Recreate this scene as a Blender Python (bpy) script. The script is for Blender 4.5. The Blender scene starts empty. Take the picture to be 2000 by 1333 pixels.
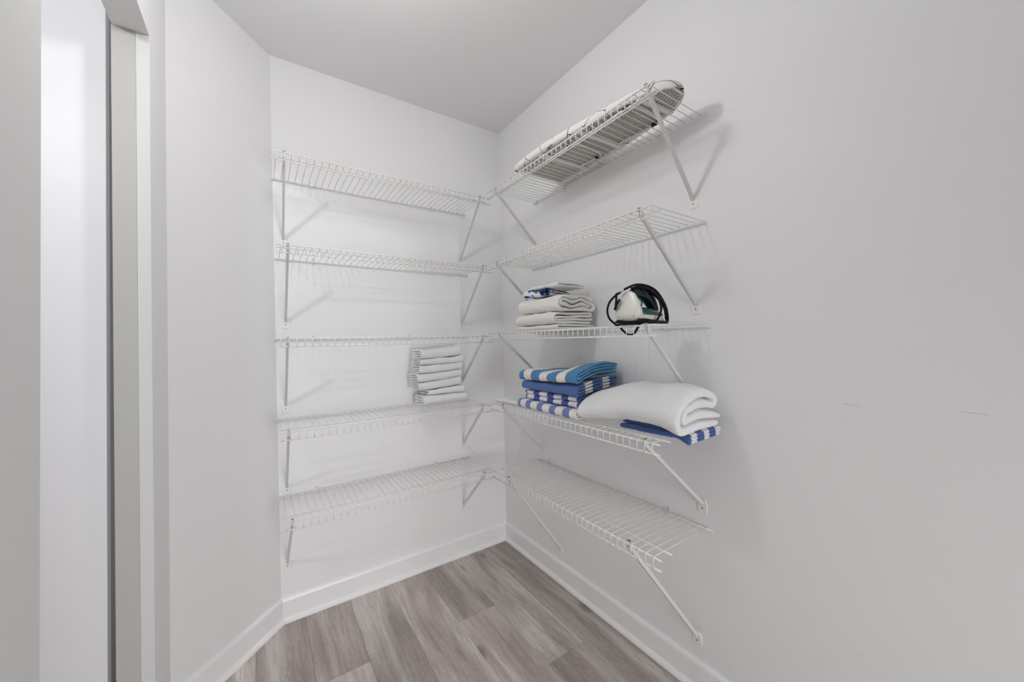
import bpy, bmesh, math, random
from mathutils import Vector, Matrix, noise
R = math.radians
S = bpy.context.scene
COL = S.collection

# ------------------------------------------------------------------ camera
CAM = Vector((-1.204, -1.8904, 1.191))
YAW, PITCH, ROLL, F = 0.5921, -0.0012, -0.0206, 724.1
fwd = Vector((math.sin(YAW), math.cos(YAW), 0)); rgt = Vector((math.cos(YAW), -math.sin(YAW), 0)); up = Vector((0, 0, 1))
f2 = fwd*math.cos(PITCH) + up*math.sin(PITCH); u2 = up*math.cos(PITCH) - fwd*math.sin(PITCH)
r3 = rgt*math.cos(ROLL) + u2*math.sin(ROLL); u3 = u2*math.cos(ROLL) - rgt*math.sin(ROLL)
cd = bpy.data.cameras.new('camera'); cam = bpy.data.objects.new('camera', cd); COL.objects.link(cam)
M = Matrix((r3, u3, -f2)).transposed().to_4x4(); M.translation = CAM
cam.matrix_world = M
cd.sensor_width = 36; cd.lens = F*36/2000; cd.clip_start = .02
S.camera = cam

# ------------------------------------------------------------------ world, lights, exposure
W = bpy.data.worlds.new('world'); S.world = W; W.use_nodes = True
W.node_tree.nodes['Background'].inputs[0].default_value = (.9, .92, 1, 1)
W.node_tree.nodes['Background'].inputs[1].default_value = 0
def area(name, loc, size, power, col=(1, 1, 1), rot=(0, 0, 0), shape='DISK'):
    l = bpy.data.lights.new(name, 'AREA'); l.shape = shape; l.size = size; l.energy = power; l.color = col
    o = bpy.data.objects.new(name, l); o.location = loc; o.rotation_euler = rot; COL.objects.link(o); return o
def point(name, loc, rad, power, col=(1, 1, 1)):
    l = bpy.data.lights.new(name, 'POINT'); l.shadow_soft_size = rad; l.energy = power; l.color = col
    o = bpy.data.objects.new(name, l); o.location = loc; COL.objects.link(o); return o
point('closet_lamp_light', (-1.05, -1.03, 2.13), .05, 7.2, (1, .99, .975))
point('bedroom_lamp_light', (-2.05, -1.72, 2.20), .045, 22, (.97, .98, 1))
fw = area('low_rear_fill', (-.75, -3.25, .6), .9, 5.8, (.99, .99, 1), (R(84), 0, 0), 'SQUARE'); fw.data.spread = R(95)  # added fill panel behind the camera, lifts lower walls and floor
area('uplight_fill', (-.75, -2.3, 1.9), .4, 1.5, (1, 1, 1), (R(180), 0, 0))  # added upward fill behind the camera, brightens by way of the ceiling
S.view_settings.view_transform = 'Standard'; S.view_settings.look = 'None'
S.view_settings.exposure = 0.32; S.view_settings.gamma = 1; S.view_settings.use_curve_mapping = False
S.cycles.max_bounces = 16; S.cycles.diffuse_bounces = 10

# ------------------------------------------------------------------ materials
def mat(name, col, rough=.5, spec=.5, bump=None, sheen=0, metal=0, build=None, coat=0):
    m = bpy.data.materials.new(name); m.use_nodes = True; nt = m.node_tree; b = nt.nodes['Principled BSDF']
    b.inputs['Base Color'].default_value = (*col, 1); b.inputs['Roughness'].default_value = rough
    b.inputs['Specular IOR Level'].default_value = spec; b.inputs['Metallic'].default_value = metal
    b.inputs['Sheen Weight'].default_value = sheen; b.inputs['Coat Weight'].default_value = coat
    if bump:
        sc, st, dist = bump
        tc = nt.nodes.new('ShaderNodeTexCoord'); n = nt.nodes.new('ShaderNodeTexNoise'); n.inputs['Scale'].default_value = sc
        n.inputs['Detail'].default_value = 5; bp = nt.nodes.new('ShaderNodeBump'); bp.inputs['Strength'].default_value = st
        bp.inputs['Distance'].default_value = dist
        nt.links.new(tc.outputs['Object'], n.inputs['Vector']); nt.links.new(n.outputs['Fac'], bp.inputs['Height']); nt.links.new(bp.outputs[0], b.inputs['Normal'])
    if build: build(nt, b)
    return m
def N(nt, t, **kw):
    n = nt.nodes.new('ShaderNode'+t)
    for k, v in kw.items(): setattr(n, k, v)
    return n
def MA(nt, op, a, b=None, c=None):
    n = N(nt, 'Math', operation=op)
    for i, v in enumerate((a, b, c)):
        if v is None: continue
        if isinstance(v, (int, float)): n.inputs[i].default_value = v
        else: nt.links.new(v, n.inputs[i])
    return n.outputs[0]
def MIX(nt, f, a, b):
    n = N(nt, 'Mix', data_type='RGBA')
    for i, v in ((0, f), (6, a), (7, b)):
        if isinstance(v, (int, float)): n.inputs[i].default_value = v
        elif isinstance(v, tuple): n.inputs[i].default_value = (*v, 1)
        else: nt.links.new(v, n.inputs[i])
    return n.outputs[2]

WALLC = (.80, .80, .805)
def scuffs(nt, b):
    # two faint pencil-like scratches, a few pin marks on the long wall
    g = N(nt, 'NewGeometry'); sp = N(nt, 'SeparateXYZ'); nt.links.new(g.outputs['Position'], sp.inputs[0])
    nz = N(nt, 'TexNoise'); nz.inputs['Scale'].default_value = 90; nt.links.new(g.outputs['Position'], nz.inputs['Vector'])
    tot = None
    for y0, y1, z, sl, w in ((-1.582, -1.612, 1.0145, .03, .0007), (-1.768, -1.806, 1.0235, .05, .0006), (-1.195, -1.207, .215, .6, .0012), (-1.60, -1.603, .40, 1, .0014)):
        zz = MA(nt, 'ADD', MA(nt, 'MULTIPLY', MA(nt, 'SUBTRACT', sp.outputs[1], y0), sl), z)
        near = MA(nt, 'LESS_THAN', MA(nt, 'ABSOLUTE', MA(nt, 'SUBTRACT', sp.outputs[2], zz)), w)
        ins = MA(nt, 'LESS_THAN', MA(nt, 'ABSOLUTE', MA(nt, 'SUBTRACT', sp.outputs[1], (y0+y1)/2)), abs(y0-y1)/2)
        v = MA(nt, 'MULTIPLY', near, ins); tot = v if tot is None else MA(nt, 'MAXIMUM', tot, v)
    tot = MA(nt, 'MULTIPLY', tot, MA(nt, 'MULTIPLY_ADD', nz.outputs['Fac'], .9, .0))
    nt.links.new(MIX(nt, tot, WALLC, (.3, .3, .29)), b.inputs['Base Color'])
m_wall = mat('wall_paint', WALLC, .55, .35, (260, .12, .0006))
m_wall_r = mat('wall_paint_scuffed', WALLC, .55, .35, (260, .12, .0006), build=scuffs)
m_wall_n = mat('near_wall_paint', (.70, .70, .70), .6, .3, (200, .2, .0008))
m_ceil = mat('ceiling_paint', (.76, .76, .765), .8, .2, (300, .1, .0006))
m_trim = mat('trim_paint', (.84, .84, .84), .3, .5, (40, .03, .0005))
m_door = mat('door_gloss_paint', (.76, .76, .775), .42, .4, (14, .03, .001))
m_wire = mat('white_vinyl_coating', (.80, .80, .78), .35, .5)
m_brk = mat('white_enamel_steel', (.64, .64, .635), .35, .5)
m_clip = mat('white_clip_plastic', (.80, .80, .78), .4, .5)
m_screw = mat('screw_metal', (.30, .30, .30), .4, .5, metal=.6)
m_lamp = mat('frosted_lamp_glass', (.9, .9, .88), .3, .5)

def floor_build(nt, b):
    g = N(nt, 'NewGeometry'); sp = N(nt, 'SeparateXYZ'); nt.links.new(g.outputs['Position'], sp.inputs[0])
    at = N(nt, 'Attribute', attribute_name='plank'); r = at.outputs['Fac']
    cb = N(nt, 'CombineXYZ'); nt.links.new(sp.outputs[0], cb.inputs[0])
    nt.links.new(MA(nt, 'MULTIPLY_ADD', sp.outputs[1], .13, MA(nt, 'MULTIPLY', r, 7.3)), cb.inputs[1]); nt.links.new(MA(nt, 'MULTIPLY', r, 31), cb.inputs[2])
    def noi(sc, det, ro=.6, dist=0.0):
        n = N(nt, 'TexNoise'); n.inputs['Scale'].default_value = sc; n.inputs['Detail'].default_value = det
        n.inputs['Roughness'].default_value = ro; n.inputs['Distortion'].default_value = dist; nt.links.new(cb.outputs[0], n.inputs['Vector']); return n.outputs['Fac']
    big = noi(9, 3, .5, 1.2); mid = noi(45, 5, .65, .5); fine = noi(260, 4, .6)
    def ramp(v, st):
        n = N(nt, 'ValToRGB'); nt.links.new(v, n.inputs[0]); e = n.color_ramp.elements
        e[0].position, e[0].color = st[0][0], (*st[0][1], 1); e[1].position, e[1].color = st[-1][0], (*st[-1][1], 1)
        for p, c in st[1:-1]:
            x = e.new(p); x.color = (*c, 1)
        return n.outputs[0]
    c = ramp(big, [(.34, (.27, .225, .20)), (.5, (.43, .375, .342)), (.64, (.60, .545, .51))])
    c = MIX(nt, MA(nt, 'MULTIPLY', mid, .45), c, (.40, .355, .33))
    dk = ramp(mid, [(.33, (1, 1, 1)), (.45, (0, 0, 0))])
    c = MIX(nt, MA(nt, 'MULTIPLY', dk, .35), c, (.22, .185, .17))
    lt = ramp(fine, [(.5, (0, 0, 0)), (.72, (1, 1, 1))]); c = MIX(nt, MA(nt, 'MULTIPLY', lt, .22), c, (.62, .58, .56))
    df = ramp(fine, [(.3, (1, 1, 1)), (.43, (0, 0, 0))]); c = MIX(nt, MA(nt, 'MULTIPLY', df, .28), c, (.20, .17, .155))
    # long thin cracks following the grain
    c3 = N(nt, 'CombineXYZ'); nt.links.new(sp.outputs[0], c3.inputs[0]); nt.links.new(MA(nt, 'MULTIPLY_ADD', sp.outputs[1], .055, MA(nt, 'MULTIPLY', r, 5.1)), c3.inputs[1]); nt.links.new(MA(nt, 'MULTIPLY', r, 17), c3.inputs[2])
    cr = N(nt, 'TexNoise'); cr.inputs['Scale'].default_value = 11; cr.inputs['Detail'].default_value = 6; cr.inputs['Roughness'].default_value = .6
    nt.links.new(c3.outputs[0], cr.inputs['Vector'])
    ln = ramp(MA(nt, 'ABSOLUTE', MA(nt, 'SUBTRACT', cr.outputs['Fac'], .5)), [(.0, (1, 1, 1)), (.007, (0, 0, 0))])
    msk = ramp(noi(5.3, 2), [(.56, (0, 0, 0)), (.66, (1, 1, 1))])
    c = MIX(nt, MA(nt, 'MULTIPLY', MA(nt, 'MULTIPLY', ln, msk), .55), c, (.09, .07, .062))
    sk = N(nt, 'TexNoise'); sk.inputs['Scale'].default_value = 95; sk.inputs['Detail'].default_value = 4; sk.inputs['Roughness'].default_value = .7; nt.links.new(c3.outputs[0], sk.inputs['Vector'])
    c = MIX(nt, MA(nt, 'MULTIPLY', ramp(sk.outputs['Fac'], [(.36, (1, 1, 1)), (.52, (0, 0, 0))]), .38), c, (.22, .185, .165))
    # knots
    vo = N(nt, 'TexVoronoi'); vo.inputs['Scale'].default_value = 4.3; 
    cb2 = N(nt, 'CombineXYZ'); nt.links.new(sp.outputs[0], cb2.inputs[0]); nt.links.new(MA(nt, 'MULTIPLY', sp.outputs[1], .55), cb2.inputs[1]); nt.links.new(MA(nt, 'MULTIPLY', r, 13), cb2.inputs[2])
    nt.links.new(cb2.outputs[0], vo.inputs['Vector'])
    kn = ramp(MA(nt, 'ADD', vo.outputs['Distance'], MA(nt, 'MULTIPLY', MA(nt, 'SUBTRACT', mid, .5), .12)), [(.03, (1, 1, 1)), (.11, (0, 0, 0))])
    c = MIX(nt, MA(nt, 'MULTIPLY', kn, .6), c, (.10, .08, .072))
    hs = N(nt, 'HueSaturation'); nt.links.new(c, hs.inputs['Color']); nt.links.new(MA(nt, 'MULTIPLY_ADD', r, .34, 1.0), hs.inputs['Value']); hs.inputs['Saturation'].default_value = .95
    nt.links.new(hs.outputs[0], b.inputs['Base Color'])
    bp = N(nt, 'Bump'); bp.inputs['Strength'].default_value = .25; bp.inputs['Distance'].default_value = .001
    nt.links.new(fine, bp.inputs['Height']); nt.links.new(bp.outputs[0], b.inputs['Normal'])
m_floor = mat('weathered_oak_planks', (.3, .27, .25), .42, .4, build=floor_build)
m_gap = mat('plank_seam', (.12, .10, .09), .9, .1)

def terry(name, c1, c2=None, attr='sa', period=.1, duty=.5, phase=0, edge=.0, bs=900, bstr=.5):
    def bld(nt, b):
        tc = N(nt, 'TexCoord'); n = N(nt, 'TexNoise'); n.inputs['Scale'].default_value = bs; n.inputs['Detail'].default_value = 3
        n2 = N(nt, 'TexNoise'); n2.inputs['Scale'].default_value = bs*.12; n2.inputs['Detail'].default_value = 4
        nt.links.new(tc.outputs['Object'], n.inputs['Vector']); nt.links.new(tc.outputs['Object'], n2.inputs['Vector'])
        h = MA(nt, 'ADD', n.outputs['Fac'], MA(nt, 'MULTIPLY', n2.outputs['Fac'], 1.6))
        bp = N(nt, 'Bump'); bp.inputs['Strength'].default_value = bstr; bp.inputs['Distance'].default_value = .0018
        nt.links.new(h, bp.inputs['Height']); nt.links.new(bp.outputs[0], b.inputs['Normal'])
        if c2:
            at = N(nt, 'Attribute', attribute_name=attr)
            s = MA(nt, 'ADD', MA(nt, 'DIVIDE', at.outputs['Fac'], period), phase)
            s = MA(nt, 'ADD', s, MA(nt, 'MULTIPLY', MA(nt, 'SUBTRACT', n2.outputs['Fac'], .5), .035))
            v = MA(nt, 'LESS_THAN', MA(nt, 'FRACT', MA(nt, 'ADD', s, 50)), duty)
            col = MIX(nt, v, c1, c2)
            col = MIX(nt, MA(nt, 'MULTIPLY', n.outputs['Fac'], .12), col, (.9, .9, .9)); nt.links.new(col, b.inputs['Base Color'])
    return mat(name, c1, .95, .1, sheen=.25, build=bld)
WT = (.82, .82, .83)
m_terry = terry('white_terry', WT); m_terry2 = terry('cream_terry', (.80, .79, .76)); m_plush = terry('plush_white_terry', (.84, .84, .85), bs=420, bstr=.8)
m_turq = terry('turquoise_stripe_terry', (.83, .79, .76), (.02, .20, .42), 'sa', .109, .55, phase=.18)
m_royal = terry('royal_stripe_terry', (.80, .80, .84), (.004, .045, .33), 'sa', .088, .47, phase=.28)
m_solid = terry('blue_wide_stripe_terry', (.80, .80, .80), (.02, .11, .36), 'sb', .095, .6, phase=.15)
m_peri = terry('periwinkle_stripe_terry', (.83, .83, .80), (.15, .20, .50), 'sa', .080, .45, phase=.1)
m_royal2 = terry('deep_blue_stripe_terry', (.78, .79, .82), (.004, .07, .30), 'sb', .074, .55, phase=.25)
def blot(nt, b):
    tc = N(nt, 'TexCoord'); n = N(nt, 'TexNoise'); n.inputs['Scale'].default_value = 26; n.inputs['Detail'].default_value = 1.5; nt.links.new(tc.outputs['Object'], n.inputs['Vector'])
    v = MA(nt, 'GREATER_THAN', n.outputs['Fac'], .56); v2 = MA(nt, 'GREATER_THAN', n.outputs['Fac'], .62)
    c = MIX(nt, v, (.80, .80, .83), (.05, .17, .42)); nt.links.new(MIX(nt, v2, c, (.01, .02, .10)), b.inputs['Base Color'])
m_print = mat('blue_print_cotton', (.8, .8, .8), .9, .1, (300, .3, .001), build=blot)

def coverlines(nt, b):
    tc = N(nt, 'TexCoord'); n = N(nt, 'TexNoise'); n.inputs['Scale'].default_value = 9; n.inputs['Detail'].default_value = 2
    nt.links.new(tc.outputs['Object'], n.inputs['Vector'])
    ad = N(nt, 'VectorMath', operation='MULTIPLY_ADD'); nt.links.new(n.outputs['Color'], ad.inputs[0]); ad.inputs[1].default_value = (.06, .06, .06); nt.links.new(tc.outputs['Object'], ad.inputs[2])
    v = N(nt, 'TexVoronoi', feature='DISTANCE_TO_EDGE'); v.inputs['Scale'].default_value = 13; nt.links.new(ad.outputs[0], v.inputs['Vector'])
    n3 = N(nt, 'TexNoise'); n3.inputs['Scale'].default_value = 13; nt.links.new(tc.outputs['Object'], n3.inputs['Vector'])
    l = MA(nt, 'MULTIPLY', MA(nt, 'LESS_THAN', v.outputs['Distance'], .014), MA(nt, 'GREATER_THAN', n3.outputs['Fac'], .40))
    nt.links.new(MIX(nt, l, (.82, .80, .78), (.01, .01, .012)), b.inputs['Base Color'])
m_cover = mat('black_line_cotton_cover', (.8, .79, .78), .85, .1, (160, .2, .001), build=coverlines)
m_felt = mat('felt_pad', (.42, .40, .365), .95, .05, (200, .5, .002))
m_mesh = mat('cream_mesh_metal', (.80, .78, .74), .45, .4)
m_cap = mat('black_rubber', (.012, .012, .012), .5, .4)
m_cord = mat('black_cord', (.002, .002, .002), .55, .25)
m_ironw = mat('iron_white_plastic', (.74, .73, .69), .3, .5)
m_teal = mat('iron_teal_plastic', (.005, .075, .08), .25, .5)
m_dark = mat('iron_dark_plastic', (.006, .012, .014), .2, .5)
m_sole = mat('iron_soleplate', (.03, .03, .03), .3, .5, metal=.3)
m_mint = mat('iron_pale_plastic', (.55, .66, .63), .25, .5)

# ------------------------------------------------------------------ helpers
def obj(name, bm, m, parent=None, smooth=False, recalc=True):
    if recalc: bmesh.ops.recalc_face_normals(bm, faces=bm.faces)
    me = bpy.data.meshes.new(name); bm.to_mesh(me); bm.free()
    if smooth:
        me.polygons.foreach_set('use_smooth', [True]*len(me.polygons))
    o = bpy.data.objects.new(name, me); me.materials.append(m); COL.objects.link(o)
    if parent: o.parent = parent
    return o
def empty(name, loc, label, cat, group=None):
    o = bpy.data.objects.new(name, None); o.empty_display_size = .05; o.location = loc; COL.objects.link(o)
    return tag(o, label, cat, group)
def tag(o, label, cat, group=None):
    o['label'] = label; o['category'] = cat
    if group: o['group'] = group
    return o
def struct(name, bm, m, parent=None, smooth=False, label=None):
    o = obj(name, bm, m, parent, smooth)
    if not parent: o['kind'] = 'structure'
    return o
def box(bm, a, b, bev=0, rot=None, org=None):
    a, b = Vector(a), Vector(b); c = (a+b)/2; s = b-a
    r = bmesh.ops.create_cube(bm, size=1); vs = r['verts']
    for v in vs: v.co = Vector((v.co.x*s.x, v.co.y*s.y, v.co.z*s.z)) + c
    if bev:
        es = list({e for v in vs for e in v.link_edges}); g = bmesh.ops.bevel(bm, geom=es, offset=bev, segments=2, affect='EDGES', profile=.6)
        vs = [v for v in g['verts']] 
    return vs
def tube(bm, pts, r, n=6, caps=True, rads=None):
    pts = [Vector(p) for p in pts]; rings = []; prev = None
    for i, p in enumerate(pts):
        if i == 0: t = pts[1]-pts[0]
        elif i == len(pts)-1: t = pts[-1]-pts[-2]
        else: t = (pts[i+1]-p).normalized()+(p-pts[i-1]).normalized()
        if t.length < 1e-9: t = pts[i]-pts[i-1]
        t.normalize()
        if prev is None:
            a = Vector((0, 0, 1)) if abs(t.z) < .9 else Vector((1, 0, 0)); x = t.cross(a).normalized()
        else: x = (prev-t*prev.dot(t)).normalized()
        prev = x; y = t.cross(x); rr = rads[i] if rads else r
        rings.append([bm.verts.new(p+(x*math.cos(2*math.pi*k/n)+y*math.sin(2*math.pi*k/n))*rr) for k in range(n)])
    for a, b in zip(rings, rings[1:]):
        for k in range(n): bm.faces.new((a[k], a[(k+1) % n], b[(k+1) % n], b[k]))
    if caps: bm.faces.new(rings[0][::-1]); bm.faces.new(rings[-1])
def spline(pts, k=8):
    P = [Vector(p) for p in pts]; P = [P[0]*2-P[1]]+P+[P[-1]*2-P[-2]]; out = []
    for i in range(1, len(P)-2):
        for j in range(k):
            t = j/k; a, b, c, d = P[i-1:i+3]
            out.append(.5*((2*b)+(c-a)*t+(2*a-5*b+4*c-d)*t*t+(3*b-a-3*c+d)*t**3))
    out.append(P[-2]); return out
def prism(bm, poly, z0, z1):
    lo = [bm.verts.new((x, y, z0)) for x, y in poly]; hi = [bm.verts.new((x, y, z1)) for x, y in poly]; n = len(poly)
    bm.faces.new(lo[::-1]); bm.faces.new(hi)
    for i in range(n): bm.faces.new((lo[i], lo[(i+1) % n], hi[(i+1) % n], hi[i]))

# ------------------------------------------------------------------ room shell
CW = 1.157; H = 2.44; LX = -1.453; LO = -1.524; DY = -.31; J0 = -.511; J1 = -1.120; YB = -3.3; HD = 2.04
# floor: one mesh of planks with a random value per plank
bm = bmesh.new(); lay = bm.faces.layers.float.new('plank_f'); random.seed(4)
pw = .1778; faces_r = []
ends = {0: [-1.9], 1: [-.825, -2.2], 2: [-.448, -1.7], 3: [-1.35, -2.6], 4: [-1.15, -2.4], 5: [-.430, -1.65]}
pb = bmesh.new(); vals = []
def addplank(x0, x1, y0, y1):
    g = .00035
    vs = box(pb, (x0+g, y0+g, -.012), (x1-g, y1-g, 0)); vals.append((len(pb.faces), random.random()))
for c in range(0, 25):
    es = ends.get(c) or [-random.uniform(.2, 1.2), -random.uniform(1.6, 2.6)]
    ys = [0.02]+es+[YB-.1]
    for a, b in zip(ys, ys[1:]): addplank(-pw*(c+1)-.001, -pw*c-.001, b, a)
me_vals = []; k = 0; last = 0
for cnt, v in vals: me_vals += [v]*(cnt-last); last = cnt
presets = {}
fl = struct('floor', pb, m_floor)
at = fl.data.attributes.new('plank', 'FLOAT', 'FACE')
at.data.foreach_set('value', me_vals)
bm = bmesh.new(); box(bm, (-4.5, YB-.1, -.05), (.1, .1, -.0125)); struct('floor_base', bm, m_gap, fl)
bm = bmesh.new(); box(bm, (-4.5, YB-.1, H), (.1, .1, H+.05)); struct('ceiling', bm, m_ceil)
bm = bmesh.new(); box(bm, (-CW-.02, 0, 0), (.1, .1, H)); struct('wall_back', bm, m_wall)
bm = bmesh.new(); box(bm, (0, YB-.1, 0), (.1, 0, H)); struct('wall_right', bm, m_wall_r)
def leaning(bm, poly, z0, z1):
    # edges tilt slightly to suit the camera view: poly items are (x, y, lean per metre of height)
    lv = [[bm.verts.new((x+k*(z-1.19), y, z)) for x, y, k in poly] for z in (z0, z1)]; lo, hi = lv; n = len(poly)
    bm.faces.new(lo[::-1]); bm.faces.new(hi)
    for i in range(n): bm.faces.new((lo[i], lo[(i+1) % n], hi[(i+1) % n], hi[i]))
K1, K2, K3 = .010, .0095, .016
bm = bmesh.new(); leaning(bm, [(-CW, 0, 0), (LX, DY, K1), (LX, J0, K2), (LO, J0, K2), (LO, .1, K1), (-CW, .1, 0)], 0, H); struct('wall_diagonal', bm, m_wall)
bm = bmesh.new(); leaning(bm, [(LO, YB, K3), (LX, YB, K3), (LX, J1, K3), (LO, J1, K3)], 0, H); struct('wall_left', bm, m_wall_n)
bm = bmesh.new(); leaning(bm, [(LO, J1, K3), (LX, J1, K3), (LX, J0, K2), (LO, J0, K2)], HD, H); struct('wall_header', bm, m_wall)
bm = bmesh.new(); box(bm, (-4.5, YB-.1, 0), (0, YB, H)); struct('wall_front', bm, m_wall)
bm = bmesh.new(); box(bm, (-4.5, YB, 0), (-4.4, .1, H)); struct('wall_bedroom_left', bm, m_wall)
bm = bmesh.new(); box(bm, (-4.4, .02, 0), (LO, .1, H)); struct('wall_bedroom_back', bm, m_wall)

m_jamb_shade = mat('beige_grey_jamb_shade', (.44, .435, .415), .5, .4)  # shade on the door jamb painted in, as darker strips over the wall
bm = bmesh.new(); leaning(bm, [(LO-.002, J0-.0015, K2), (LX-.027, J0-.0015, K2), (LX-.027, J0+.001, K2), (LO-.002, J0+.001, K2)], 0, HD-.001); struct('jamb_shade_strip_1', bm, m_jamb_shade)
bm = bmesh.new(); leaning(bm, [(LX-.0265, J0-.0012, K2), (LX-.0008, J0-.0012, K2), (LX-.0008, J0+.001, K2), (LX-.0265, J0+.001, K2)], 0, HD-.001); struct('jamb_shade_strip_2', bm, mat('pale_grey_jamb_shade', (.60, .60, .60), .5, .4))  # paler strip beside it, jamb shade put into its colour too
# open door leaf standing in the next room, seen through the opening
bm = bmesh.new(); leaning(bm, [(-2.34, -.432, .013), (-1.558, -.432, .013), (-1.558, -.402, .013), (-2.34, -.402, .013)], .012, 2.36); d1 = struct('door_1', bm, m_door)
hb = bmesh.new()
for z in (.25, 1.15, 2.1): box(hb, (-1.575+.013*(z-1.15), -.402, z), (-1.560+.013*(z-1.15), -.399, z+.09))
obj('hinge', hb, m_screw, d1)

# baseboards: profile swept along each wall with a shoe moulding at the foot
PR = [(0, 0), (.0265, 0), (.0255, .007), (.0215, .013), (.0145, .018), (.0125, .019), (.0125, .088), (.010, .096), (.006, .100), (0, .101)]
def baseboard(name, p0, p1, n, m0=0, m1=0):
    # p0->p1 along the wall, n outward normal; m0/m1 mitre factors at both ends
    p0, p1, n = Vector(p0), Vector(p1), Vector(n).normalized(); t = (p1-p0).normalized(); bm = bmesh.new(); rr = []
    for p, mm in ((p0, m0), (p1, m1)):
        rr.append([bm.verts.new(Vector((*(p+n*d+t*(d*mm)), z))) for d, z in PR])
    a, b = rr; k = len(PR)
    for i in range(k): bm.faces.new((a[i], a[(i+1) % k], b[(i+1) % k], b[i]))
    bm.faces.new(a); bm.faces.new(b[::-1]); return struct(name, bm, m_trim)
dt = Vector((LX+CW, DY)).normalized(); dn = Vector((-dt.y, dt.x));
if dn.x < 0: dn = -dn
ang = math.acos(max(-1, min(1, dn.dot(Vector((0, -1))))))
mt = math.tan(ang/2)
baseboard('baseboard_back', (-CW, 0), (0, 0), (0, -1), mt, -1)
baseboard('baseboard_right', (0, 0), (0, YB), (-1, 0), 1, 0)
ang2 = math.acos(max(-1, min(1, dn.dot(Vector((1, 0))))))
baseboard('baseboard_diagonal', (-CW, 0), (LX-.012, DY), dn, mt, -math.tan(ang2/2))
baseboard('baseboard_doorway', (LX-.012, DY), (LX-.0113, J0), (1, 0), math.tan(ang2/2), 0)
baseboard('baseboard_left', (LX-.019, J1), (LX-.019, YB), (1, 0), 0, 0)

# ------------------------------------------------------------------ ceiling lamps (above the frame)
def dome(name, loc, r, label):
    t = empty(name, loc, label, 'ceiling light')
    bm = bmesh.new(); n = 32
    prof = [(r*1.02, 0), (r*1.02, -.018), (r*.95, -.022), (r*.95, 0)]
    rings = [[bm.verts.new((a*math.cos(2*math.pi*k/n), a*math.sin(2*math.pi*k/n), z)) for k in range(n)] for a, z in prof]
    for i in range(4):
        for k in range(n): bm.faces.new((rings[i][k], rings[i][(k+1) % n], rings[(i+1) % 4][(k+1) % n], rings[(i+1) % 4][k]))
    obj('trim_ring', bm, m_brk, t, True)
    bm = bmesh.new(); prof = [(r*.94*math.cos(a), -.02-.05*math.sin(a)) for a in [i*math.pi/2/8 for i in range(9)]]
    rings = [[bm.verts.new((a*math.cos(2*math.pi*k/n), a*math.sin(2*math.pi*k/n), z)) for k in range(n)] for a, z in prof[:-1]]
    top = bm.verts.new((0, 0, prof[-1][1]))
    for i in range(len(rings)-1):
        for k in range(n): bm.faces.new((rings[i][k], rings[i][(k+1) % n], rings[i+1][(k+1) % n], rings[i+1][k]))
    for k in range(n): bm.faces.new((rings[-1][k], rings[-1][(k+1) % n], top))
    obj('diffuser', bm, m_lamp, t, True)
dome('ceiling_light', (-1.05, -1.03, H), .15, 'round flush ceiling light above the closet floor')
dome('ceiling_light', (-2.05, -1.72, H), .15, 'round flush ceiling light in the next room outside the closet')

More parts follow.
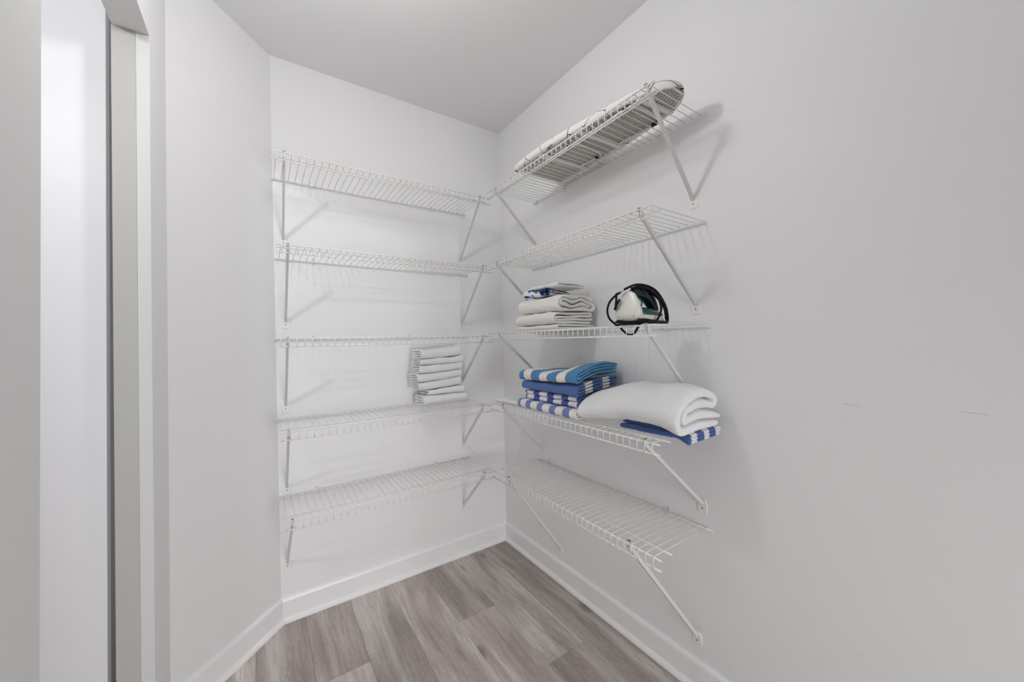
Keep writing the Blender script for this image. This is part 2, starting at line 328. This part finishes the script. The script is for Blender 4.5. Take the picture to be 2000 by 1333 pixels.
# ------------------------------------------------------------------ wire shelves
D = .290; LIP = .033; PITCHW = .0260
def shelf(side, z, u0, u1, brs, clips, label):
    """side 'L': u = x along the back wall, out = -y ; side 'R': u = -y along the right wall, out = -x"""
    if side == 'L': X = lambda u, v, w: Vector((u-u0, -v, w)); loc = (u0, 0, z)
    else: X = lambda u, v, w: Vector((-v, -(u-u0), w)); loc = (0, -u0, z)
    t = empty('wire_shelf', loc, label, 'shelf', 'wire shelves on the back wall' if side == 'L' else 'wire shelves on the right wall')
    RR, RW = .0026, .0015
    def rod(name, v, w, a=u0, b=u1, r=RR):
        bm = bmesh.new(); tube(bm, [X(a, v, w), X(b, v, w)], r, 8); obj(name, bm, m_wire, t, True)
    rod('back_rail', .0095, -.0035, r=.0031); rod('middle_rod', .235, -.0035); rod('front_rod', D-.004, -.0035); rod('lip_rod', D-.0035, -LIP)
    bm = bmesh.new(); u = u0+.017
    while u < u1-.006:
        bd = [(.005, 0), (D-.007, 0)]+[(D-.007+.007*math.sin(a), -.007+.007*math.cos(a)) for a in (.5, 1.0, math.pi/2)]+[(D, -LIP-.001)]
        tube(bm, [X(u, v, w) for v, w in bd], RW, 6); u += PITCHW
    obj('wire_deck', bm, m_wire, t, True)
    for c in clips:
        bm = bmesh.new()
        def bx(a, b, bev=.0012):
            p, q = X(*a), X(*b); box(bm, [min(p[i], q[i]) for i in range(3)], [max(p[i], q[i]) for i in range(3)], bev)
        bx((c-.006, .0006, -.014), (c+.006, .005, .013)); bx((c-.005, .003, -.0085), (c+.005, .0145, -.0068)); bx((c-.005, .0128, -.0085), (c+.005, .0145, .003)); 
        k = obj('wall_clip', bm, m_clip, t, True)
        bm = bmesh.new(); tube(bm, [X(c, .0045, .008), X(c, .0062, .008)], .0023, 8); obj('screw', bm, m_screw, k)
    for (uf, ut, zf) in brs:
        zf = zf-z; bm = bmesh.new()
        # shallow U channel from the wall foot up to the front lip
        a = Vector((uf, .004, zf)); b = Vector((ut, D-.010, -.012)); dv = (b-a).normalized()
        nn = Vector((0, -dv.z, dv.y)); w = .0045; hh = .0115; th = .0016
        sec = [(-w, 0), (w, 0), (w, hh), (w-th, hh), (w-th, th), (-w+th, th), (-w+th, hh), (-w, hh)]
        r0 = [bm.verts.new(X(*(a+Vector((s, 0, 0))+nn*(q-.006)))) for s, q in sec]
        r1 = [bm.verts.new(X(*(b+Vector((s, 0, 0))+nn*(q-.006)))) for s, q in sec]; k = len(sec)
        for i in range(k): bm.faces.new((r0[i], r0[(i+1) % k], r1[(i+1) % k], r1[i]))
        bm.faces.new(r0); bm.faces.new(r1[::-1])
        # hook over the front rod
        p, q = X(ut-.005, D-.014, -.014), X(ut+.005, D-.0085, .003); box(bm, [min(p[i], q[i]) for i in range(3)], [max(p[i], q[i]) for i in range(3)])
        p, q = X(ut-.005, D-.014, .0015), X(ut+.005, D+.001, .003); box(bm, [min(p[i], q[i]) for i in range(3)], [max(p[i], q[i]) for i in range(3)])
        br = obj('support_bracket', bm, m_brk, t)
        bm = bmesh.new(); pl = [(-.009, .012), (.009, .012), (.0165, -.003), (.0165, -.027), (.012, -.034), (-.012, -.034), (-.0165, -.027), (-.0165, -.003)]
        lo = [bm.verts.new(X(uf+s, .0004, zf+q)) for s, q in pl]; hi = [bm.verts.new(X(uf+s*.9, .0028, zf+(q+.013)*.93-.013)) for s, q in pl]
        for i in range(8): bm.faces.new((lo[i], lo[(i+1) % 8], hi[(i+1) % 8], hi[i]))
        bm.faces.new(lo); bm.faces.new(hi); fp = obj('foot_plate', bm, m_clip, br)
        bm = bmesh.new(); tube(bm, [X(uf, .002, zf-.017), X(uf, .0042, zf-.017)], .0026, 10); obj('screw', bm, m_screw, br)
    return t
nm = ['topmost', 'second from the top', 'middle', 'second from the bottom', 'lowest']
Lz = [1.909, 1.5670, 1.2185, .8720, .5385]; Rz = [1.911, 1.568, 1.230, .892, .565]
Lu = [(-1.168, -.240), (-1.157, -.233), (-1.166, -.238), (-1.167, -.250), (-1.158, -.240)]
Ru = [(.340, 1.262), (.312, 1.248), (.330, 1.253), (.334, 1.257), (.330, 1.254)]
Lb = [[(-1.122, -1.126, 1.655), (-.276, -.296, 1.647)], [(-1.119, -1.120, 1.296), (-.275, -.286, 1.291)], [(-1.125, -1.127, .932), (-.276, -.294, .967)],
      [(-1.128, -1.130, .578), (-.278, -.303, .620)], [(-1.132, -1.124, .250), (-.285, -.300, .275)]]
Rb = [[(1.205, 1.235, 1.652), (.345, .405, 1.698)], [(1.207, 1.203, 1.300), (.290, .400, 1.390)], [(1.200, 1.218, .970), (.335, .410, 1.015)],
      [(1.216, 1.201, .638), (.369, .430, .634)], [(1.189, 1.137, .182), (.489, .467, .169)]]
Lc = [[-1.010, -.438], [-1.010, -.446], [-1.015, -.574], [-1.015, -.43], [-1.013, -.448]]
Rc = [[.362, .576, 1.084], [.474, 1.057], [.40, 1.095], [.42, 1.09], [.42, 1.093]]
Ld = ['empty white wire shelf on the back wall, topmost, close to the ceiling', 'empty white wire shelf on the back wall, second from the top',
      'empty white wire shelf on the back wall directly above the stack of washcloths', 'white wire shelf on the back wall carrying the stack of white washcloths',
      'empty white wire shelf on the back wall just above the baseboard, lowest']
Rd = ['white wire shelf on the right wall carrying the ironing board, topmost', 'empty white wire shelf on the right wall between ironing board and clothes iron',
      'white wire shelf on the right wall carrying folded towels and the clothes iron', 'white wire shelf on the right wall carrying blue striped and big white towels',
      'empty white wire shelf on the right wall just above the floor, lowest']
for i in range(5):
    shelf('L', Lz[i], *Lu[i], Lb[i], Lc[i], Ld[i]); shelf('R', Rz[i], *Ru[i], Rb[i], Rc[i], Rd[i])

# ------------------------------------------------------------------ folded towels
def nested(seq, w, h, endw=0):
    """centre line of a cloth folded through the layers of seq; starts at the back (b=w), first turn at the front (b=0)"""
    pts = []; front = True
    for i, l in enumerate(seq):
        R1 = abs(seq[i+1]-l)*h/2 if i+1 < len(seq) else 0; R0 = abs(l-seq[i-1])*h/2 if i else 0
        mx = h*max(len(seq)-1, 1)/2
        a = (w-mx if i else (w-mx-.006 if seq[0] == 1 else w-.004-random.random()*.012)); b = mx
        if not front: a, b = mx, (w-mx if i+1 < len(seq) else w-.004-random.random()*.01)
        if i+1 == len(seq) and front: b = .006+random.random()*.01
        n = 9
        for k in range(n+1): pts.append((a+(b-a)*k/n, l*h))
        if i+1 < len(seq):
            c = (l+seq[i+1])/2*h; s = 1 if seq[i+1] > l else -1; sg = -1 if front else 1
            for k in range(1, 8):
                t = math.pi*k/8; pts.append((b+sg*R1*math.sin(t), c-s*R1*math.cos(t)))
        front = not front
    return pts
def towel(name, label, cat, seq, w, L, h, t, m, loc, rz=0, flip=False, amp=.003, fq=14, seed=0, deform=None, group=None, NS=22, axis='y', attrs=True, rnd=.010):
    """local: a = along the folds (0..L), b = depth (0 front .. w), c = up. axis 'y': a->-y world, b->+x (front faces -x);  'x': a->+x, b->+y (front faces -y)"""
    random.seed(seed); cl = nested(seq, w, h)
    cl = [(b, c+h/2) for b, c in cl]
    def tip(p, q):
        d = math.hypot(q[0]-p[0], q[1]-p[1]); return [p]+[(p[0]+(q[0]-p[0])*e/d, p[1]+(q[1]-p[1])*e/d) for e in (t*.15, t*.5) if e < d*.8]
    cl = tip(cl[0], cl[1])+cl[1:-1]+tip(cl[-1], cl[-2])[::-1]
    n = len(cl); Lf, Rt = [], []
    for i, p in enumerate(cl):
        q0 = cl[max(i-1, 0)]; q1 = cl[min(i+1, n-1)]; dx, dz = q1[0]-q0[0], q1[1]-q0[1]; d = math.hypot(dx, dz) or 1
        Lf.append((-dz/d, dx/d))
    bm = bmesh.new(); sa = bm.verts.layers.float.new('sa'); sb = bm.verts.layers.float.new('sb')
    ss = [0, .002, .006]+[.012+(L-.024)*k/NS for k in range(NS+1)]+[L-.006, L-.002, L]
    grid = []
    off = Vector((seed*3.1, seed*1.7, seed*.9))
    for s in ss:
        e = min(s, L-s); sc = 1 if e >= rnd else .62+.38*math.sqrt(max(0, 1-(1-e/rnd)**2)); ring = []
        for j in range(n):
            tt = t/2*sc
            if j in (0, n-1): tt *= .45
            elif j in (1, n-2): tt *= .8
            nx, nz = Lf[j]
            # ragged ends: each layer stops at its own place
            lay = cl[j][1]/h; sj = L/2+(s-L/2)*(1-.018-.022*noise.noise(Vector((lay*1.7, seed*2.3, 1 if s > L/2 else 5))))
            for sg in (1, -1):
                b, c = cl[j][0]+sg*nx*tt, cl[j][1]+sg*nz*tt
                p = Vector((sj, b, c))
                v = Vector((noise.noise(p*fq+off), noise.noise(p*fq+off+Vector((9, 9, 9))), noise.noise(Vector((p.x*fq, p.y*fq, lay*.35))+off*2)))
                v2 = Vector((0, noise.noise(p*fq*3.5+off), noise.noise(p*fq*3.5+off+Vector((3, 7, 1)))))
                q = p+Vector((v.x*amp*.8, v.y*amp, v.z*amp*min(1, .25+c/h*.5)))+v2*amp*.3
                if deform: q = deform(q, L, w, h*len(seq))
                ring.append((q, p))
        grid.append(ring)
    V = []
    for ring in grid:
        row = []
        for q, p in ring:
            P = Vector((q.y, -q.x, q.z)) if axis == 'y' else Vector((q.x, q.y, q.z))
            v = bm.verts.new(P); v[sa] = p.x; v[sb] = p.y; row.append(v)
        V.append(row)
    K = 2*n
    idx = [2*j for j in range(n)]+[2*j+1 for j in range(n-1, -1, -1)]
    for A, B in zip(V, V[1:]):
        for k in range(K):
            a, b = idx[k], idx[(k+1) % K]; bm.faces.new((A[a], A[b], B[b], B[a]))
    for A in (V[0], V[-1]):
        for j in range(n-1): bm.faces.new((A[2*j], A[2*j+2], A[2*j+3], A[2*j+1]))
    zmin = min(v.co.z for v in bm.verts)
    if deform is None:
        for v in bm.verts: v.co.z -= zmin
    o = obj(name, bm, m, None, True); o.location = loc; o.rotation_euler.z = rz
    return tag(o, label, cat, group)

# washcloths on the back wall, bottom to top : (thickness, x, y, length, width, rot, right/left tilt)
GW = 'stack of white washcloths'
wc = [(.056, -.555, -.143, .258, .105, R(8), 'white washcloth rolled thick at the bottom of the stack on the back shelf', [0, 3, 2, 1]),
      (.028, -.528, -.132, .212, .100, R(6), 'thin white washcloth second from the bottom of the stack', [0, 1]),
      (.043, -.578, -.142, .247, .108, R(9), 'white washcloth third from the bottom, its left end fanned out in thin layers', [0, 3, 2, 1]),
      (.044, -.583, -.140, .257, .108, R(8), 'white washcloth in the middle of the stack of seven', [0, 3, 2, 1]),
      (.045, -.573, -.138, .254, .108, R(7), 'white washcloth third from the top of the stack, shaggy at its left end', [0, 3, 2, 1]),
      (.032, -.568, -.140, .258, .108, R(9), 'thin flat white washcloth directly beneath the topmost one', [0, 3, 2, 1]),
      (.050, -.563, -.140, .242, .108, R(10), 'plump topmost white washcloth bulging under the shelf above', [0, 3, 2, 1])]
z = .8735
zoff = {}
tilt = [0, 0, .05, .06, .02, -.02, .03]
acc = 0
for i, (h, x, y, L, w, rz, lab, seq) in enumerate(wc):
    h *= .962; ly = h/len(seq); slp0 = [0, -.004, .010, .016, .012, .004, .010][i]; slp1 = [-.004, .010, .016, .012, .004, .010, .016][i]
    def df(q, LL, ww, hh, s0=slp0, s1=slp1):
        f = q.x/LL; k = q.z/hh; return q+Vector((0, 0, (s0*(1-k)+s1*k)*(f*f)))
    towel('washcloth', lab, 'washcloth', seq, w, L, ly, ly*.78, m_terry, (x, y, z+.0005), rz, amp=.0034, fq=20, seed=i+3, deform=df, group=GW, axis='x')
    z += h-.0006

# right wall, third shelf: two folded bath towels, small printed cloth, thin white cloth
zs = Rz[2]+.0014
towel('folded_towel', 'thin white towel lying on the wires, lowest of the pile beside the iron', 'towel', [0, 1], .215, .275, .010, .0085, m_terry2, (-.238, -.505, zs+.001), R(0), amp=.003, seed=21, group='towels left of the iron')
towel('folded_towel', 'cream-white bath towel in loose layers, second from the bottom beside the iron', 'towel', [0, 3, 2, 1], .22, .270, .0125, .0105, m_terry2, (-.245, -.500, zs+.0215), R(-1), amp=.005, seed=22, group='towels left of the iron')
def swirl(q, L, w, h):
    # soft waves through the loose inner folds, bulging over the shelf
    k = q.z/h; return q+Vector((0, 0, .006*math.sin(math.pi*q.y/w)+.006*math.sin(q.y*60)*k*(1-k)*4))
towel('folded_towel', 'thick white bath towel whose open end shows curled folds, lying under the blue printed cloth', 'towel', [1, 2, 0, 3], .215, .265, .0165, .0140, m_terry2, (-.237, -.515, zs+.0705), R(1), amp=.008, seed=23, deform=swirl, group='towels left of the iron')
def crumple(q, L, w, h):
    return q+Vector((0, 0, .010*math.sin(q.x/L*7+q.y/w*3)*(.3+q.z/h)))
towel('printed_cloth', 'crumpled white cloth with a dark blue print, between white towels on the third right shelf', 'cloth', [0, 2, 1], .15, .145, .0095, .006, m_print, (-.225, -.530, zs+.146), R(4), amp=.006, fq=25, seed=24, deform=crumple)
towel('small_towel', 'thin white cloth folded on top of the blue printed cloth', 'cloth', [0, 1], .17, .185, .009, .007, m_terry, (-.205, -.555, zs+.178), R(2), amp=.006, fq=18, seed=25)

# right wall, fourth shelf
zt = Rz[3]+.0014; GB = 'striped beach towels stacked on the right wall'
towel('small_towel', 'flat white cloth on the shelf corner left of the striped towels', 'cloth', [0, 1], .15, .19, .011, .009, m_terry, (-.268, -.335, zt+.001), R(4), amp=.004, seed=31)
towel('beach_towel', 'periwinkle and white striped towel at the bottom of the striped stack', 'beach towel', [0, 3, 2, 1], .235, .385, .0092, .0077, m_peri, (-.262, -.520, zt+.001), R(-1), amp=.004, seed=32, group=GB)
towel('beach_towel', 'royal blue and white striped towel with several folded edges, above the periwinkle one', 'beach towel', [0, 1, 2, 3], .225, .350, .0105, .0088, m_royal, (-.250, -.555, zt+.0395), R(0), amp=.004, seed=33, group=GB)
def lift(q, L, w, h):
    f = q.x/L; g = q.y/w; return q+Vector((0, 0, .045*g*max(0, f-.3)+.010*math.sin(math.pi*g)*f*q.z/h))
towel('beach_towel', 'blue towel with plain blue front fold, just beneath the turquoise striped one', 'beach towel', [0, 3, 2, 1], .225, .355, .0088, .0074, m_solid, (-.250, -.545, zt+.084), R(-1), amp=.004, seed=34, deform=lift, group=GB)
def lift2(q, L, w, h):
    f = q.x/L; return q+Vector((0, 0, .042*(q.y/w)*max(0, f-.3)+.020*math.sin(math.pi*q.y/w)*f*f+.008*f+.006*math.sin(f*9)*(q.z/h)))
towel('beach_towel', 'turquoise and white wide striped towel on top of the striped stack', 'beach towel', [0, 3, 2, 1], .230, .368, .0104, .0088, m_turq, (-.252, -.532, zt+.1215), R(-1), amp=.005, seed=35, deform=lift2, group=GB)
def droop(q, L, w, h):
    y = -1.062-q.x; o = max(0, -1.262-y); return q+Vector((-o*.05, 0, -o*.30-o*o*2))
towel('beach_towel', 'deep blue and white striped towel hanging past the shelf end under the big white towel', 'beach towel', [0, 1, 2], .205, .238, .0085, .0072, m_royal2, (-.225, -1.062, zt+.001), R(3), amp=.004, seed=36, deform=droop, group=GB)
def plush(q, L, w, h):
    f = q.x/L; g = q.y/w; k = q.z/h
    z = q.z*(.62+.44*math.sin(math.pi*min(1, g*.85+.12))) ; z *= .92+.10*f
    z *= 1-max(0, 1-f/.32)*.30*max(0, 1-g*.9)
    z -= .027*max(0, 1-f/.45)
    o = max(0, f-.80); z -= o*.10*(1-g*.6)
    return Vector((q.x+(.02*k*(f-.5)), q.y+.010*math.sin(f*4), z))
towel('bath_towel', 'large plush white bath towel folded thick at the right end of the shelf', 'bath towel', [0, 3, 2, 1], .232, .385, .030, .0265, m_plush, (-.266, -.915, zt+.0305), R(1), amp=.007, fq=9, seed=37, deform=plush, NS=34, rnd=.022)

# ------------------------------------------------------------------ clothes iron (heel towards the room, nose to the wall)
IX, IY, IZ = -.283, -1.150, Rz[2]+.0016
iron = empty('clothes_iron', (IX, IY, IZ), 'white and teal clothes iron wrapped in its black cord on the third right shelf', 'iron')
def hw(x, s=1): 
    t = x/.245; return s*.0535*(1-max(0, (t-.35)/.65)**1.9)
def loft(bm, st):
    rings = [[bm.verts.new(p) for p in r] for r in st]; n = len(rings[0])
    for a, b in zip(rings, rings[1:]):
        for k in range(n): bm.faces.new((a[k], a[(k+1) % n], b[(k+1) % n], b[k]))
    bm.faces.new(rings[0]); bm.faces.new(rings[-1][::-1])
def sect(x, w0, z0, w1, z1, n=5):
    r = []; cr = min(w0, .006, (z1-z0)*.3)
    r = [(x, -w0+cr, z0), (x, w0-cr, z0), (x, w0, z0+cr), (x, (w0+w1)/2+.001, (z0+z1)/2), (x, w1, z1-cr), (x, w1-cr*.8, z1), (x, -w1+cr*.8, z1), (x, -w1, z1-cr), (x, -(w0+w1)/2-.001, (z0+z1)/2), (x, -w0, z0+cr)]
    return r
bm = bmesh.new(); loft(bm, [sect(x, max(.002, hw(x)), 0, max(.0018, hw(x)*.98), .005) for x in [.012, .03, .06, .09, .12, .15, .18, .21, .228, .238, .243]]); obj('soleplate', bm, m_sole, iron)
bm = bmesh.new(); loft(bm, [sect(x, max(.002, hw(x)*.93), .0055, max(.0018, hw(x)*.90), .036-.006*x/.24) for x in [.006, .03, .06, .09, .12, .15, .18, .21, .225, .234]]); obj('lower_housing', bm, m_ironw, iron, True)
bm = bmesh.new(); loft(bm, [sect(x, max(.002, hw(x)*.89), .033, max(.0012, hw(x)*.66), .060-.020*(x/.24)**2) for x in [.022, .06, .09, .12, .15, .18, .205, .22]]); obj('water_tank', bm, m_teal, iron, True)
# heel: tall rounded trapezoid plate
bm = bmesh.new(); hp = [(-.030, .010), (.030, .010), (.046, .020), (.051, .034), (.046, .056), (.030, .092), (.021, .108), (.010, .115), (-.010, .115), (-.021, .108), (-.030, .092), (-.046, .056), (-.051, .034), (-.046, .020)]
st = []
for x, s, dz in ((-.004, .93, .0), (.0, .985, 0), (.006, 1, 0), (.022, .96, .0), (.034, .84, -.004)):
    st.append([(x+(.010 if z > .09 else 0)*(1 if x < .02 else .2), y*s, .0617+(z-.0617)*(s if z > .06 else (s+1)/2)+dz) for y, z in hp])
loft(bm, st); heel = obj('heel_housing', bm, m_ironw, iron, True); heel['label'] = 'white heel plate'
for y in (-.030, .030):
    bm = bmesh.new(); tube(bm, [(-.0035, y, .028), (-.0055, y, .028)], .0022, 10); obj('screw', bm, m_screw, heel)
bm = bmesh.new(); hl = spline([(.024, 0, .102), (.05, 0, .112), (.085, 0, .113), (.12, 0, .104), (.15, 0, .085), (.172, 0, .058), (.176, 0, .045)], 6)
tube(bm, hl, .014, 14, rads=[.014+.009*math.sin(math.pi*i/(len(hl)-1)) for i in range(len(hl))]); obj('handle', bm, m_dark, iron, True)
bm = bmesh.new(); pl = spline([(.028, 0, .092), (.052, 0, .094), (.075, 0, .084), (.074, 0, .066), (.05, 0, .058), (.03, 0, .062)], 5); tube(bm, pl, .012, 10); obj('handle_collar', bm, m_teal, iron, True)
bm = bmesh.new(); bmesh.ops.create_icosphere(bm, subdivisions=3, radius=1, matrix=Matrix.Translation((.056, -.006, .078)) @ Matrix.Rotation(.5, 4, 'Y') @ Matrix.Diagonal((.019, .0125, .013, 1))); obj('thumb_dial', bm, m_mint, iron, True)
# cord
bm = bmesh.new(); cr = .0040
def C(pts, r=cr): tube(bm, spline([Vector(p) for p in pts], 7), r, 8)
# over the handle, round the nose, back along the side (several turns)
C([(-.006, .006, .121), (.035, -.012, .137), (.085, -.022, .137), (.135, -.030, .122), (.180, -.032, .090), (.215, -.030, .050), (.232, -.018, .014), (.222, -.022, .004), (.17, -.050, .0035), (.09, -.060, .0035), (.02, -.061, .0035), (-.010, -.045, .006), (-.013, .0, .004), (-.008, .04, .012)])
C([(.03, .0, .126), (.07, -.020, .133), (.12, -.036, .112), (.160, -.045, .078), (.190, -.044, .040), (.20, -.040, .012), (.16, -.056, .009), (.10, -.064, .008), (.04, -.065, .0085), (-.004, -.056, .010), (-.016, -.02, .009), (-.012, .03, .015)])
C([(.04, -.004, .127), (.075, -.030, .126), (.11, -.048, .100), (.120, -.058, .070), (.118, -.060, .045), (.10, -.059, .020), (.07, -.062, .010), (.02, -.064, .014), (-.008, -.05, .014)])
C([(.05, .004, .130), (.09, -.012, .128), (.13, -.026, .108), (.165, -.036, .076), (.19, -.036, .048), (.205, -.03, .02)], .0034)
C([(.055, .004, .128), (.10, -.020, .120), (.14, -.036, .094), (.172, -.042, .060), (.186, -.040, .030)], .0034)
# big loose loop at the heel that dips between the wires
C([(-.001, .014, .118), (-.012, .034, .105), (-.016, .058, .085), (-.014, .072, .055), (-.010, .066, .025), (.002, .048, .004), (.008, .030, -.012), (.009, .014, -.026), (.008, -.004, -.035), (.008, -.022, -.030), (.009, -.034, -.014), (.010, -.045, .002)])
C([(-.010, .034, .112), (-.014, .033, .085), (-.011, .038, .066), (-.008, .044, .055)]); C([(-.008, .022, .090), (-.012, .030, .076), (-.011, .038, .062)])
C([(-.006, -.048, .004), (.03, -.060, .0035), (.10, -.056, .0035), (.16, -.046, .0035), (.21, -.028, .0035), (.235, -.010, .006)])
C([(.06, .0, .125), (.11, -.016, .118), (.15, -.030, .094), (.18, -.038, .062), (.205, -.036, .030), (.215, -.03, .012)], .0034)
co = obj('power_cord', bm, m_cord, iron, True); co['label'] = 'black power cord wound around the iron'
bm = bmesh.new(); hx = [(-.006+.006*math.cos(k*.9)*.6, .034-.030*k/55, .113+.005*math.sin(k*.9)+.007*k/55) for k in range(56)]
tube(bm, hx, .0011, 5); obj('strain_relief', bm, m_ironw, iron, True)

iron.scale = (.76, .93, .89)

# ------------------------------------------------------------------ tabletop ironing board
BZ = Rz[0]+.0016
board = empty('ironing_board', (-.147, -.562, BZ), 'tabletop ironing board with black-line patterned white cover on the topmost right shelf', 'ironing board')
BL = .702
def bh(s):      # half width and centre offset along the board
    f = s/BL; w = .141-.072*max(0, (f-.3)/.7)**1.2
    if f > .86: w *= math.sqrt(max(.0, 1-((f-.86)/.14)**2))
    if f < .05: w *= .93+.07*(f/.05)
    return w, -.010*f
def BP(s, u, z):  # u in -1..1
    w, c = bh(s); return Vector((c+u*w, -s, z))
SS = [0, .004, .012, .03]+[.03+(BL-.06)*k/30 for k in range(1, 30)]+[BL-.03, BL-.020, BL-.012, BL-.007, BL-.003, BL-.001, BL-.0002]
def slab(zlist, inset, m, name, lab=None, lump=0):
    bm = bmesh.new(); rings = []
    for s in SS:
        s2 = s; row = []
        for (u, z) in zlist:
            w, c = bh(s2); ww = max(w-inset, .0015); zz = z+lump*noise.noise(Vector((s*9, u*2, 0)))*(1 if z > .03 else 0)
            zz = .030+(zz-.030)*(math.sqrt(max(0, 1-(1-(BL-s)/.022)**2)) if BL-s < .022 else 1)
            cc = Vector((c+u*ww, -(inset+(s2)*(BL-2*inset)/BL), zz)); row.append(bm.verts.new(cc))
        rings.append(row)
    n = len(zlist)
    for a, b in zip(rings, rings[1:]):
        for k in range(n): bm.faces.new((a[k], a[(k+1) % n], b[(k+1) % n], b[k]))
    bm.faces.new(rings[0]); bm.faces.new(rings[-1][::-1])
    o = obj(name, bm, m, board, True)
    if lab: o['label'] = lab
    return o
# padded cover wrapping top and rim, hem turned under
cz = .019
slab([(-.86, cz-.003), (-.95, cz-.006), (-1.0, cz), (-1.02, cz+.012), (-1.0, cz+.019), (-.9, cz+.024), (-.5, cz+.027), (0, cz+.028), (.5, cz+.027), (.9, cz+.024), (1.0, cz+.019), (1.02, cz+.012), (1.0, cz), (.95, cz-.006), (.86, cz-.003), (.84, cz+.006), (-.84, cz+.006)], 0, m_cover, 'cover', 'white cover with black branching lines', .003)
slab([(-.86, cz+.004), (.86, cz+.004), (.86, cz+.0055), (-.86, cz+.0055)], .006, m_felt, 'pad')
# frame rim
bm = bmesh.new(); loop = [BP(s, -.90, cz-.001) for s in SS[2:-3]]+[BP(BL-.012, u, cz-.001) for u in (-.7, -.3, .3, .7)]+[BP(s, .90, cz-.001) for s in reversed(SS[2:-3])]+[BP(.012, 0, cz-.001), BP(.012, -.9, cz-.001)]
tube(bm, loop, .0035, 6, False); obj('frame', bm, m_mesh, board, True)
# expanded metal mesh
bm = bmesh.new(); sp = .0125
def inside(x, y):
    s = -y
    if s < .012 or s > BL-.012: return False
    w, c = bh(s); return abs(x-c) < w*.88
for sg in (1, -1):
    k = -80
    while k < 160:
        run = []; y = .02
        while y > -BL-.02:
            x = (k*sp + sg*(-y)*.62) - .3*(1 if sg > 0 else -1)
            if inside(x, y): run.append((x, y))
            else:
                if len(run) > 1: tube(bm, [(run[0][0], run[0][1], cz-.0015), (run[-1][0], run[-1][1], cz-.0015)], .00095, 4, False)
                run = []
            y -= .003
        if len(run) > 1: tube(bm, [(run[0][0], run[0][1], cz-.0015), (run[-1][0], run[-1][1], cz-.0015)], .00095, 4, False)
        k += 1
obj('mesh_panel', bm, m_mesh, board)
for s in (.17, .37, .60):
    bm = bmesh.new(); a, b = BP(s, -.92, cz-.006), BP(s+.012, .92, cz-.006)
    a2, b2 = a+Vector((0, -.016, 0)), b+Vector((0, -.016, 0)); vs = []
    for p in (a, a2, b2, b):
        vs.append((bm.verts.new(p+Vector((0, 0, -.0035))), bm.verts.new(p+Vector((0, 0, .004)))))
    for i in range(4):
        j = (i+1) % 4; bm.faces.new((vs[i][0], vs[j][0], vs[j][1], vs[i][1]))
    bm.faces.new([v[0] for v in vs]); bm.faces.new([v[1] for v in vs]); obj('crossbar', bm, m_mesh, board)
# two folding U legs lying against the underside, black feet
for s0, s1 in ((.185, .300), (.385, .560)):
    bm = bmesh.new(); z = .008
    tube(bm, spline([(bh(s0)[1]-.070, -s0-.01, cz-.010), (bh(s0)[1]-.080, -s1, z), (bh(s1)[1]-.05, -s1-.022, z), (bh(s1)[1]+.04, -s1-.022, z), (bh(s0)[1]+.075, -s1, z), (bh(s0)[1]+.070, -s0-.01, cz-.010)], 6), .0042, 8)
    lg = obj('folding_leg', bm, m_mesh, board, True)
    for u in (-.078, .072):
        bm = bmesh.new(); tube(bm, [(bh(s0)[1]+u, -s1+.012, z), (bh(s0)[1]+u*1.0, -s1-.010, z)], .0068, 10); obj('rubber_foot', bm, m_cap, lg)
